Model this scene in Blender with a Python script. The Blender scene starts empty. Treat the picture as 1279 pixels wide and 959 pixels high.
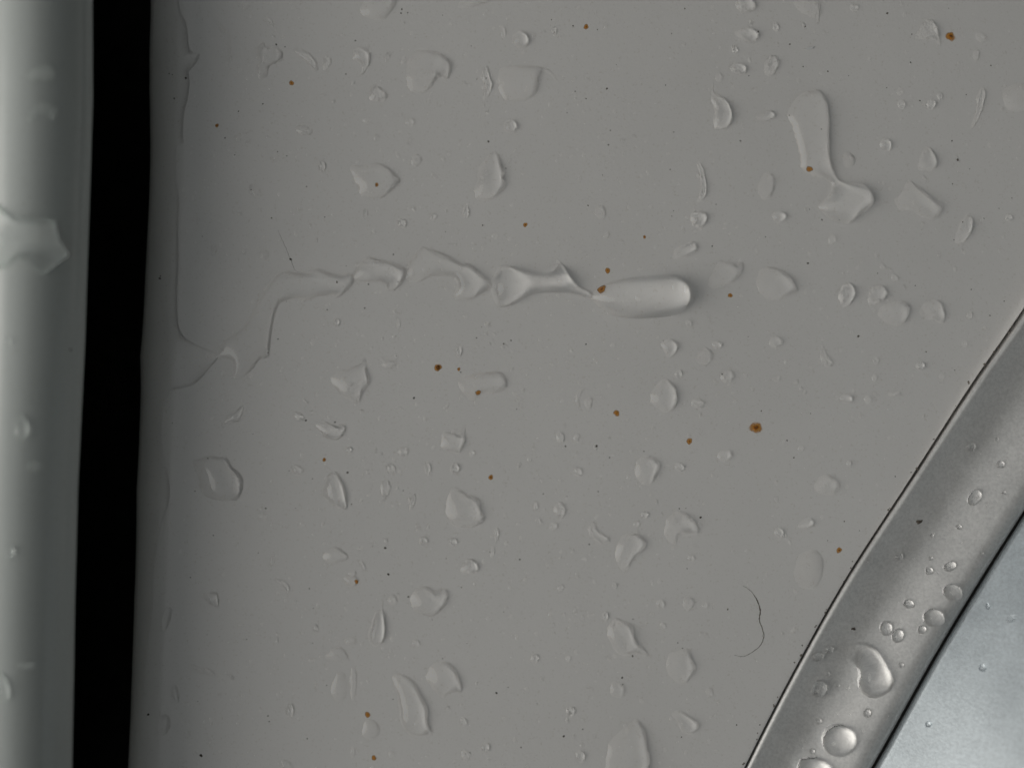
import bpy, bmesh, math, random
import numpy as np
from mathutils import Vector, Matrix
from mathutils.geometry import delaunay_2d_cdt

random.seed(7)
rng = np.random.default_rng(7)
scene = bpy.context.scene
col = scene.collection
MM = 0.001

# ------------------------------------------------------------------ frame of reference
# The car's side stands nearly upright and the photograph was taken with the phone turned:
# u runs down the panel (to the right in the picture), v along it, w out of it. All in mm.
LEAN = math.radians(9)
ROT = Matrix.Rotation(-LEAN, 4, 'X') @ Matrix(((0, 1, 0, 0), (0, 0, -1, 0), (-1, 0, 0, 0), (0, 0, 0, 1)))
FRAME = ROT.copy()
D = 125.0                                     # camera distance from the panel, mm

# ------------------------------------------------------------------ camera
cam_data = bpy.data.cameras.new('camera')
cam_data.sensor_width = 36.0
cam_data.lens = 36.0 * D / 127.9
cam_data.clip_start = 0.005
cam_data.clip_end = 100.0
cam_data.dof.use_dof = True
cam_data.dof.focus_distance = (D + 0.5) * MM
cam_data.dof.aperture_fstop = 6.5
camera = bpy.data.objects.new('camera', cam_data)
col.objects.link(camera)
camera.matrix_world = FRAME @ Matrix.Translation((0, 0, D * MM))
scene.camera = camera

# ------------------------------------------------------------------ overcast sky
SUN_AZ, SUN_EL = math.radians(24), math.radians(69)
world = bpy.data.worlds.new('World')
scene.world = world
world.use_nodes = True
wn = world.node_tree
for n in list(wn.nodes):
    wn.nodes.remove(n)
sky = wn.nodes.new('ShaderNodeTexSky')
sky.sky_type = 'NISHITA'
sky.sun_disc = False
sky.sun_elevation = SUN_EL
sky.sun_rotation = math.pi + SUN_AZ
sky.air_density = 1.0
sky.dust_density = 6.0
sky.ozone_density = 0.6
grey = wn.nodes.new('ShaderNodeHueSaturation')          # cloud cover takes most of the blue away
grey.inputs['Saturation'].default_value = 0.22
bgn = wn.nodes.new('ShaderNodeBackground')
bgn.inputs['Strength'].default_value = 0.10
out = wn.nodes.new('ShaderNodeOutputWorld')
wn.links.new(sky.outputs[0], grey.inputs['Color'])
tint = wn.nodes.new('ShaderNodeMix')
tint.data_type, tint.blend_type = 'RGBA', 'MULTIPLY'
tint.inputs[0].default_value = 1.0
tint.inputs[7].default_value = (0.97, 1.0, 0.965, 1)
wn.links.new(grey.outputs[0], tint.inputs[6])
wn.links.new(tint.outputs[2], bgn.inputs['Color'])
wn.links.new(bgn.outputs[0], out.inputs['Surface'])

sun_data = bpy.data.lights.new('sun', 'SUN')
sun_data.energy = 1.5
sun_data.angle = math.radians(47)
sun_data.color = (1.0, 0.95, 0.90)
sun = bpy.data.objects.new('sun', sun_data)
col.objects.link(sun)
to_sun = Vector((-math.sin(SUN_AZ) * math.cos(SUN_EL), -math.cos(SUN_AZ) * math.cos(SUN_EL), math.sin(SUN_EL)))
sun.rotation_euler = to_sun.to_track_quat('Z', 'Y').to_euler()
sun.location = to_sun * 3

# ------------------------------------------------------------------ exposure and sampling
vs = scene.view_settings
vs.view_transform = 'Standard'
vs.look = 'None'
vs.exposure = -1.22
vs.gamma = 1.0
vs.use_curve_mapping = False
scene.render.engine = 'CYCLES'
cy = scene.cycles
cy.max_bounces = 24
cy.diffuse_bounces = 12
cy.glossy_bounces = 8
cy.transmission_bounces = 16
cy.caustics_refractive = True
cy.caustics_reflective = True
cy.blur_glossy = 0.2
cy.sample_clamp_indirect = 6.0
cy.use_denoising = True

# ------------------------------------------------------------------ materials
def new_mat(name):
    m = bpy.data.materials.new(name)
    m.use_nodes = True
    t = m.node_tree
    b = t.nodes['Principled BSDF']
    return m, t, b

def node(t, typ, **kw):
    n = t.nodes.new(typ)
    for k, v in kw.items():
        if k in n.inputs:
            n.inputs[k].default_value = v
        else:
            setattr(n, k, v)
    return n

def geo_pos(t):
    g = t.nodes.new('ShaderNodeNewGeometry')
    return g.outputs['Position']

def bump_from(t, sock, strength, dist):
    b = node(t, 'ShaderNodeBump')
    b.inputs['Strength'].default_value = strength
    b.inputs['Distance'].default_value = dist
    t.links.new(sock, b.inputs['Height'])
    return b

def ramp(t, sock, stops):
    r = t.nodes.new('ShaderNodeValToRGB')
    e = r.color_ramp.elements
    e[0].position, e[0].color = stops[0][0], (*stops[0][1], 1)
    e[1].position, e[1].color = stops[-1][0], (*stops[-1][1], 1)
    for p, c in stops[1:-1]:
        k = e.new(p); k.color = (*c, 1)
    t.links.new(sock, r.inputs[0])
    return r.outputs[0]

def white_paint(name, base, tint):
    m, t, b = new_mat(name)
    p = geo_pos(t)
    n1 = node(t, 'ShaderNodeTexNoise', Scale=38.0, Detail=5.0, Roughness=0.6)
    n2 = node(t, 'ShaderNodeTexNoise', Scale=900.0, Detail=3.0, Roughness=0.7)
    n3 = node(t, 'ShaderNodeTexNoise', Scale=3200.0, Detail=2.0, Roughness=0.6)
    for n in (n1, n2, n3):
        t.links.new(p, n.inputs['Vector'])
    c1 = ramp(t, n1.outputs['Fac'], [(0.3, tuple(base * 0.955 * x for x in tint)), (0.7, tuple(base * x for x in tint))])
    c3 = ramp(t, n3.outputs['Fac'], [(0.28, (0.90, 0.89, 0.87)), (0.40, (1, 1, 1))])
    mx = node(t, 'ShaderNodeMix', data_type='RGBA', blend_type='MULTIPLY')
    mx.inputs[0].default_value = 1.0
    t.links.new(c1, mx.inputs[6]); t.links.new(c3, mx.inputs[7])
    t.links.new(mx.outputs[2], b.inputs['Base Color'])
    rr = ramp(t, n1.outputs['Fac'], [(0.3, (0.30,) * 3), (0.7, (0.42,) * 3)])
    t.links.new(rr, b.inputs['Roughness'])
    b.inputs['Coat Weight'].default_value = 0.6
    b.inputs['Coat Roughness'].default_value = 0.12
    n4 = node(t, 'ShaderNodeTexNoise', Scale=2700.0, Detail=2.0, Roughness=0.6)
    t.links.new(p, n4.inputs['Vector'])
    bq = bump_from(t, n4.outputs['Fac'], 0.5, 0.000022)
    bp = bump_from(t, n2.outputs['Fac'], 0.4, 0.00004)
    t.links.new(bq.outputs[0], bp.inputs['Normal'])
    t.links.new(bp.outputs[0], b.inputs['Normal'])
    return m

PAINT = white_paint('white_paint', 0.88, (1.0, 0.982, 0.962))
EDGE_PAINT = white_paint('white_edge_paint', 0.86, (0.95, 1.0, 0.965))

def silver(name, colr, rough, metal, flake):
    m, t, b = new_mat(name)
    p = geo_pos(t)
    n1 = node(t, 'ShaderNodeTexNoise', Scale=2600.0, Detail=3.0, Roughness=0.7)
    n2 = node(t, 'ShaderNodeTexNoise', Scale=160.0, Detail=5.0, Roughness=0.6)
    for n in (n1, n2):
        t.links.new(p, n.inputs['Vector'])
    c = ramp(t, n2.outputs['Fac'], [(0.3, tuple(x * 0.90 for x in colr)), (0.7, colr)])
    c2 = ramp(t, n1.outputs['Fac'], [(0.30, (1 - flake,) * 3), (0.65, (1, 1, 1))])
    mx = node(t, 'ShaderNodeMix', data_type='RGBA', blend_type='MULTIPLY')
    mx.inputs[0].default_value = 1.0
    t.links.new(c, mx.inputs[6]); t.links.new(c2, mx.inputs[7])
    t.links.new(mx.outputs[2], b.inputs['Base Color'])
    rr = ramp(t, n2.outputs['Fac'], [(0.3, (rough - 0.05,) * 3), (0.7, (rough + 0.06,) * 3)])
    t.links.new(rr, b.inputs['Roughness'])
    b.inputs['Metallic'].default_value = metal
    bp = bump_from(t, n1.outputs['Fac'], 0.5, 0.00003)
    t.links.new(bp.outputs[0], b.inputs['Normal'])
    return m

MOULDING = silver('silver_moulding', (0.88, 0.87, 0.855), 0.44, 0.5, 0.2)
SILVER = silver('blue_silver_paint', (0.83, 0.90, 0.94), 0.36, 0.7, 0.2)

def plain(name, colr, rough, spec=0.5, var=0.25, scale=600.0):
    m, t, b = new_mat(name)
    n1 = node(t, 'ShaderNodeTexNoise', Scale=scale, Detail=4.0)
    t.links.new(geo_pos(t), n1.inputs['Vector'])
    c = ramp(t, n1.outputs['Fac'], [(0.3, tuple(x * (1 - var) for x in colr)), (0.7, tuple(min(1, x * (1 + var)) for x in colr))])
    t.links.new(c, b.inputs['Base Color'])
    b.inputs['Roughness'].default_value = rough
    b.inputs['Specular IOR Level'].default_value = spec
    return m

GAP_BLACK = plain('gap_black', (0.012, 0.012, 0.011), 0.8, 0.2)  # near-black tone standing in for the shade in gap and seams
DIRT = plain('dirt', (0.11, 0.095, 0.08), 0.9, 0.2, 0.5, 4000.0)
RUST = plain('rust', (0.52, 0.19, 0.025), 0.9, 0.2, 0.5, 2500.0)
FADED = plain('faded_dirt', (0.19, 0.17, 0.15), 0.9, 0.2, 0.5, 4000.0)
RUST_DARK = plain('dark_rust', (0.22, 0.095, 0.03), 0.9, 0.2, 0.5, 2500.0)
CHIP = plain('white_flake', (0.82, 0.82, 0.80), 0.5)

def stain_mat(name, colr, most):
    """A rust stain soaked into the paint round its speck: it thins out by its own radius (stored in the mesh)."""
    m, t, b = new_mat(name)
    a = node(t, 'ShaderNodeAttribute', attribute_name='stain')
    n1 = node(t, 'ShaderNodeTexNoise', Scale=2200.0, Detail=3.0)
    t.links.new(geo_pos(t), n1.inputs['Vector'])
    mul = node(t, 'ShaderNodeMath', operation='MULTIPLY')
    t.links.new(a.outputs['Fac'], mul.inputs[0]); t.links.new(n1.outputs['Fac'], mul.inputs[1])
    m2 = node(t, 'ShaderNodeMath', operation='MULTIPLY', use_clamp=True)
    m2.inputs[1].default_value = most * 2
    t.links.new(mul.outputs[0], m2.inputs[0])
    b.inputs['Base Color'].default_value = (*colr, 1)
    b.inputs['Roughness'].default_value = 0.7
    t.links.new(m2.outputs[0], b.inputs['Alpha'])
    return m

STAIN = stain_mat('rust_stain', (0.60, 0.29, 0.06), 1.1)

def water_mat(name, clear):
    m, t, b = new_mat(name)
    t.nodes.remove(b)
    g = node(t, 'ShaderNodeBsdfGlass', IOR=1.333, Roughness=0.0)
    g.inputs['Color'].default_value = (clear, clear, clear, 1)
    t.links.new(g.outputs[0], t.nodes['Material Output'].inputs['Surface'])
    return m

# on the paint, water and clear coat are one optical layer: the slight gain makes up for the paint's dry albedo already holding the coat's loss
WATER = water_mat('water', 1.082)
BEAD_WATER = water_mat('bead_water', 1.0)

# ------------------------------------------------------------------ helpers
def place(name, verts, faces, mat, origin, parent=None, smooth=True, attr=None):
    """verts in local mm (u,v,w), origin in local mm; the object's base stands at origin."""
    me = bpy.data.meshes.new(name)
    o3 = np.asarray(origin, float)
    vv = (np.asarray(verts, float) - o3) * MM
    me.from_pydata(vv.tolist(), [], faces)
    if smooth:
        me.polygons.foreach_set('use_smooth', [True] * len(me.polygons))
    if attr is not None:
        at_ = me.attributes.new('stain', 'FLOAT', 'POINT')
        at_.data.foreach_set('value', np.asarray(attr, float))
    me.update()
    me.materials.append(mat)
    ob = bpy.data.objects.new(name, me)
    col.objects.link(ob)
    if parent is None:
        ob.matrix_world = FRAME @ Matrix.Translation(Vector(o3 * MM))
    else:
        ob.parent = parent
        ob.matrix_basis = Matrix.Translation(Vector((o3 - np.asarray(parent['_o'], float)) * MM))
    return ob

def empty(name, origin):
    e = bpy.data.objects.new(name, None)
    e.empty_display_size = 0.002
    col.objects.link(e)
    e.matrix_world = FRAME @ Matrix.Translation(Vector(np.asarray(origin, float) * MM))
    e['_o'] = [float(x) for x in origin]
    return e

def tag(o, label, cat, group=None, kind=None):
    if label: o['label'] = label
    if cat: o['category'] = cat
    if group: o['group'] = group
    if kind: o['kind'] = kind

def strip_mesh(rows):
    """rows: equal-length lists of points -> quad grid"""
    n, k = len(rows), len(rows[0])
    v = [p for r in rows for p in r]
    f = [(i * k + j, i * k + j + 1, (i + 1) * k + j + 1, (i + 1) * k + j) for i in range(n - 1) for j in range(k - 1)]
    return v, f

def raw(px, py, w):
    s = (D - w) / D
    return np.array([(px - 639.5) / 10 * s, (479.5 - py) / 10 * s, w])

def to_px(p):
    s = D / (D - p[2])
    return 639.5 + 10 * p[0] * s, 479.5 - 10 * p[1] * s

# ------------------------------------------------------------------ the surfaces
RX = lambda py: np.interp(py, [-150, 0, 150, 240, 480, 720, 959, 1110], [187, 186, 185.5, 184, 173, 163, 152, 145])      # panel's edge at the gap
LX = lambda py: np.interp(py, [-150, 0, 150, 240, 330, 430, 600, 720, 959, 1110], [102, 102.5, 103, 100, 96.5, 93, 84, 80.5, 76, 73])  # lip of the part above
ROLL_R, ROLL_B, CROWN = 6.4, 8.5, 900.0

def edge_u(v):                                    # where the panel's rolled edge is vertical
    py = 479.5 - 10 * v
    return (RX(py) - 639.5) / 10 * 1.02 - 1.0

def panel_w(u, v):
    w = -(u * u) / (2 * CROWN)
    d = u - edge_u(v)
    if d < ROLL_R:
        x = min(max((ROLL_R - d) / ROLL_R, 0), 1)
        w -= ROLL_B * (1 - math.sqrt(max(0, 1 - x ** 2.1)))
    return w

def on_panel(px, py):
    a, b, w = (px - 639.5) / 10, (479.5 - py) / 10, 0.0
    if px > 262:                                   # only the gentle crown here
        for _ in range(3):
            u = a * (D - w) / D
            w = -u * u / (2 * CROWN)
        k = (D - w) / D
        n = np.array([a * k / CROWN, 0.0, 1.0])
        return np.array([a * k, b * k, w]), n / math.sqrt(1 + n[0] * n[0])
    for _ in range(6):
        k = (D - w) / D
        w = 0.5 * w + 0.5 * panel_w(a * k, b * k)
    k = (D - w) / D
    p = np.array([a * k, b * k, panel_w(a * k, b * k)])
    e = 0.05
    n = np.array([-(panel_w(p[0] + e, p[1]) - panel_w(p[0] - e, p[1])) / (2 * e), -(panel_w(p[0], p[1] + e) - panel_w(p[0], p[1] - e)) / (2 * e), 1.0])
    return p, n / np.linalg.norm(n)

# the diagonal moulding: its two edges in the picture, matched across its width
C1 = np.array([(1500, 70), (1400, 215), (1279, 392), (1217, 480), (1138, 600), (1058, 722), (990, 842), (930, 959), (880, 1065), (830, 1175)], float)
C2 = np.array([(1620, 150), (1520, 295), (1398, 470), (1336, 556), (1257, 676), (1179, 803), (1113, 920), (1052, 1030), (1005, 1135), (955, 1245)], float)

def dense(c, n=140):
    t = np.linspace(0, len(c) - 1, n)
    k = np.arange(len(c))
    o = []
    for a in t:                                   # Catmull-Rom
        i = min(int(a), len(c) - 2); f = a - i
        p0, p1, p2, p3 = c[max(i - 1, 0)], c[i], c[i + 1], c[min(i + 2, len(c) - 1)]
        o.append(0.5 * (2 * p1 + (p2 - p0) * f + (2 * p0 - 5 * p1 + 4 * p2 - p3) * f * f + (3 * p1 - p0 - 3 * p2 + p3) * f ** 3))
    return np.array(o)

C1d, C2d = dense(C1), dense(C2)
C1u = (C1d - [639.5, 479.5]) / 10 * [1, -1]
C2u = (C2d - [639.5, 479.5]) / 10 * [1, -1]
CDIR = (C2u - C1u) / np.linalg.norm(C2u - C1u, axis=1)[:, None]
BASE_W = -1.6
S_PROF = np.array([0.0, 0.012, 0.03, 0.052, 0.075, 0.10, 0.15, 0.22, 0.30, 0.38, 0.46, 0.56, 0.68, 0.78, 0.86, 0.92, 0.965, 1.0])
W_PROF = np.array([-1.5, 0.0, 0.30, 0.36, 0.26, 0.08, -0.22, -0.52, -0.78, -0.90, -0.84, -0.60, -0.18, 0.12, 0.26, 0.04, -0.75, -2.8])

RISE = 2.6
W_PROF = W_PROF + RISE * S_PROF
SEAM_K = (D + 1.9 - RISE) / D
def smooth_interp(x, xs, ys):
    i = int(np.clip(np.searchsorted(xs, x) - 1, 0, len(xs) - 2))
    h = xs[i + 1] - xs[i]; f = (x - xs[i]) / h
    m = lambda k: (ys[min(k + 1, len(ys) - 1)] - ys[max(k - 1, 0)]) / (xs[min(k + 1, len(xs) - 1)] - xs[max(k - 1, 0)])
    return ((2 * f**3 - 3 * f**2 + 1) * ys[i] + (f**3 - 2 * f**2 + f) * h * m(i) + (-2 * f**3 + 3 * f**2) * ys[i + 1] + (f**3 - f**2) * h * m(i + 1))

def moulding_point(i, s):
    p = C1u[i] * (1 - s) + C2u[i] * s
    w = BASE_W + 0.6 + smooth_interp(s, S_PROF, W_PROF)
    k = (D - w) / D
    return np.array([p[0] * k, p[1] * k, w])

def on_moulding(px, py):
    q = np.array([px, py], float)
    d = C2d - C1d
    sv = ((q - C1d) * d).sum(1) / (d * d).sum(1)
    i = int(np.argmin(np.linalg.norm(C1d + sv[:, None] * d - q, axis=1)))
    s = sv[i]
    s = min(max(s, 0.02), 0.985)
    w = moulding_point(i, s)[2]
    p = raw(px, py, w)
    a, b = moulding_point(i, max(s - 0.02, 0.0)), moulding_point(i, min(s + 0.02, 1.0))
    c, e2 = moulding_point(max(i - 1, 0), s), moulding_point(min(i + 1, len(C1d) - 1), s)
    n = np.cross(b - a, e2 - c); n /= np.linalg.norm(n)
    return p, (n if n[2] > 0 else -n)

# the silver panel below the moulding, curving out towards the camera
def silver_point(i, r):                            # r: mm away from its edge
    d = C2u[i] - C1u[i]; d = d / np.linalg.norm(d)
    roll = 0.3 * (1 - math.sqrt(max(0.0, 1 - (1 - r / 0.3) ** 2))) if r < 0.3 else 0.0
    w = -1.9 + RISE - roll + 0.68 * r + 0.022 * r * r
    p = C2u[i] * SEAM_K + d * (r + 0.5)
    return np.array([p[0], p[1], w])

def on_silver(px, py):
    q = (np.array([px, py], float) - [639.5, 479.5]) / 10 * [1, -1]
    w = -2.0
    for _ in range(4):
        k = (D - w) / D
        qq = q * k
        rv = ((qq - C2u * SEAM_K) * CDIR).sum(1) - 0.5
        i = int(np.argmin(np.linalg.norm(C2u * SEAM_K + CDIR * (rv[:, None] + 0.5) - qq, axis=1)))
        r = max(float(rv[i]), 0.0)
        w = silver_point(i, r)[2]
    p = raw(px, py, w)
    a, b = silver_point(i, max(r - 0.3, 0)), silver_point(i, r + 0.3)
    c, e2 = silver_point(max(i - 1, 0), r), silver_point(min(i + 1, len(C1u) - 1), r)
    n = np.cross(b - a, e2 - c); n /= np.linalg.norm(n)
    return p, (n if n[2] > 0 else -n)

# the rounded part above the gap
TR, TC_U, TC_W = 6.1, -5.57, 8.4
def edge_profile():
    pts = [(-16.0, -24.0), (-9.5, -9.0), (-4.8, 5.0), (-0.8, 7.9), (0.25, 8.8), (0.55, 9.35), (0.55, 9.8), (0.36, 10.3), (0.16, 10.7)]
    for a in np.linspace(66, -48, 70):
        pts.append((TC_U + TR * math.sin(math.radians(a)), TC_W + TR * math.cos(math.radians(a))))
    u0, w0 = pts[-1]
    for k in range(1, 25):                         # a wider, flatter curve further up, out of the picture
        a = math.radians(48 + k * 0.5)
        u0 -= 2.2 * math.cos(a); w0 -= 2.2 * math.sin(a)
        pts.append((u0, w0))
    return pts
EDGE_PTS = edge_profile()

def edge_row(v):
    py = 479.5 - 10 * v
    lu = (LX(py) - 639.5) / 10 * 0.9126
    return [np.array([lu + a, v, b]) for a, b in EDGE_PTS]

def on_edge(px, py):
    v = (479.5 - py) / 10
    row = edge_row(v * 0.90)[5:]
    xs = [to_px(p)[0] for p in row]
    for j in range(len(row) - 1):
        if xs[j] >= px >= xs[j + 1]:
            f = (xs[j] - px) / (xs[j] - xs[j + 1])
            p = row[j] * (1 - f) + row[j + 1] * f
            q = raw(px, py, p[2])
            ns = []
            for jj in (j, j + 1):
                t = row[max(jj - 1, 0)] - row[min(jj + 1, len(row) - 1)]
                ns.append(np.array([-t[2], 0, t[0]]) / np.linalg.norm(t))
            n = ns[0] * (1 - f) + ns[1] * f; n /= np.linalg.norm(n)
            return q, (n if n[2] > 0 else -n)
    p = row[-1]
    return raw(px, py, p[2]), np.array([0, 0, 1.0])

# ------------------------------------------------------------------ large structure
VS = np.linspace(-64, 64, 170)

def right_limit(v):                               # panel edge along the moulding
    o = np.argsort(C1u[:, 1])
    return float(np.interp(v, C1u[o, 1], C1u[o, 0])) * 1.012 - 0.1

rows = []
for v in VS:
    ue, ur = edge_u(v), right_limit(v)
    us = [(ue, -22.0), (ue, -9.0)]
    for x in (0.0, 0.006, 0.02, 0.04, 0.07, 0.11, 0.16, 0.22, 0.29, 0.37, 0.46, 0.56, 0.67, 0.78, 0.89, 1.0):
        u = ue + ROLL_R * x
        us.append((u, panel_w(u, v)))
    for x in np.linspace(ue + ROLL_R + 1, ur - 0.6, 60):
        us.append((x, panel_w(x, v)))
    we = panel_w(ur, v)
    for a in (0, 20, 40, 60, 80, 90):
        us.append((ur - 0.3 + 0.3 * math.sin(math.radians(a)), we - 0.3 + 0.3 * math.cos(math.radians(a))))
    us.append((ur, we - 4.0))
    rows.append([np.array([u, v, w]) for u, w in us])
v_, f_ = strip_mesh(rows)
panel = place('body_panel', v_, f_, PAINT, (0, 0, 0))
tag(panel, 'broad white painted car body panel covered with water drops', 'car panel')

v_, f_ = strip_mesh([edge_row(v) for v in VS])
edge = place('panel_edge', v_, f_, EDGE_PAINT, (-56, 0, 0))
tag(edge, 'rounded white painted panel edge across the black gap, brightly lit', 'car panel')

rows = [[np.array([-58 + 0.0 * v, v, -14.0]), np.array([-42, v, -14.0])] for v in VS]
rows = []
for v in VS:
    py = 479.5 - 10 * v
    a, b = (LX(py) - 639.5) / 10 - 12, edge_u(v) + 2
    rows.append([np.array([a + (b - a) * k / 12, v, -15.5 + 3.0 * math.sin(math.pi * k / 12)]) for k in range(13)])
v_, f_ = strip_mesh(rows)
backing = place('gap_backing', v_, f_, GAP_BLACK, (-50, 0, -15))  # black sheet added behind the gap to stand for its darkness
tag(backing, 'added black seal deep in the dark gap between the white panels', 'backing')

SFINE = np.unique(np.concatenate([np.linspace(0, 0.12, 22), np.linspace(0.12, 0.85, 40), np.linspace(0.85, 1, 18)]))
rows = []
for i in range(len(C1d)):
    r = [moulding_point(i, s) for s in SFINE]
    a, b = r[0].copy(), r[-1].copy()
    a[2] -= 5; b[2] -= 5
    rows.append([a] + r + [b])
v_, f_ = strip_mesh(rows)
mould = place('silver_moulding', v_, f_, MOULDING, moulding_point(70, 0.5))
tag(mould, 'dull silver ribbed moulding strip running diagonally across the lower corner', 'moulding')

rows = []
RF = [0, 0.02, 0.05, 0.1, 0.16, 0.23, 0.3, 0.6, 1.2] + list(np.linspace(2, 46, 40))
for i in range(len(C1d)):
    r = [silver_point(i, x) for x in RF]
    a = r[0].copy(); a[2] -= 6
    rows.append([a] + r)
v_, f_ = strip_mesh(rows)
silv = place('silver_panel', v_, f_, SILVER, silver_point(70, 5))
tag(silv, 'pale blue-silver painted panel filling the corner beyond the moulding', 'car panel')

rows = []
for i in range(len(C1d)):
    a, b = moulding_point(i, 0.0), silver_point(i, 2)
    n = C2u[i] - C1u[i]; n = n / np.linalg.norm(n)
    p0, p1 = C1u[i] - n * 2, C2u[i] + n * 3
    rows.append([np.array([*q_, w_]) for q_, w_ in ((p0, -6.0), (C1u[i] + n * 1, -6.2), (C2u[i] - n * 0.4, -6.0), (C2u[i] * SEAM_K + n * 0.0, RISE - 3.2), (C2u[i] * SEAM_K + n * 0.15, RISE - 2.7), (C2u[i] * SEAM_K + n * 0.35, RISE - 2.6), (C2u[i] * SEAM_K + n * 0.48, RISE - 2.7), (C2u[i] * SEAM_K + n * 0.65, RISE - 4.0), (p1, -6.0))])
v_, f_ = strip_mesh(rows)
dark_seam = place('moulding_infill', v_, f_, GAP_BLACK, (50, -30, -6))  # black strip added in the seams so that they read as dark lines
tag(dark_seam, 'added black gasket in the seams along the silver moulding', 'infill')

# ------------------------------------------------------------------ drops
def resample(poly, step, smooth=True):
    P = np.asarray(poly, float); n = len(P); o = []
    for i in range(n):
        p0, p1, p2, p3 = P[i - 1], P[i], P[(i + 1) % n], P[(i + 2) % n]
        L = np.linalg.norm(p2 - p1); k = max(1, int(round(L / step)))
        for j in range(k):
            f = j / k
            if smooth:
                a = 0.5 * (2 * p1 + (p2 - p0) * f + (2 * p0 - 5 * p1 + 4 * p2 - p3) * f * f + (3 * p1 - p0 - 3 * p2 + p3) * f ** 3)
            else:
                a = p1 + (p2 - p1) * f
            o.append(a)
    return np.array(o)

def inside(poly, pts):
    x, y = pts[:, 0], pts[:, 1]
    r = np.zeros(len(pts), bool); n = len(poly)
    for i in range(n):
        x1, y1 = poly[i]; x2, y2 = poly[(i + 1) % n]
        if y1 == y2: continue
        c = ((y1 > y) != (y2 > y)) & (x < (x2 - x1) * (y - y1) / (y2 - y1) + x1)
        r ^= c
    return r

def edge_dist(poly, pts):
    d = np.full(len(pts), 1e9)
    for i in range(len(poly)):
        a, b = poly[i], poly[(i + 1) % len(poly)]
        ab = b - a
        t = np.clip(((pts - a) @ ab) / (ab @ ab + 1e-12), 0, 1)
        d = np.minimum(d, np.linalg.norm(pts - (a + t[:, None] * ab), axis=1))
    return d

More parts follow.
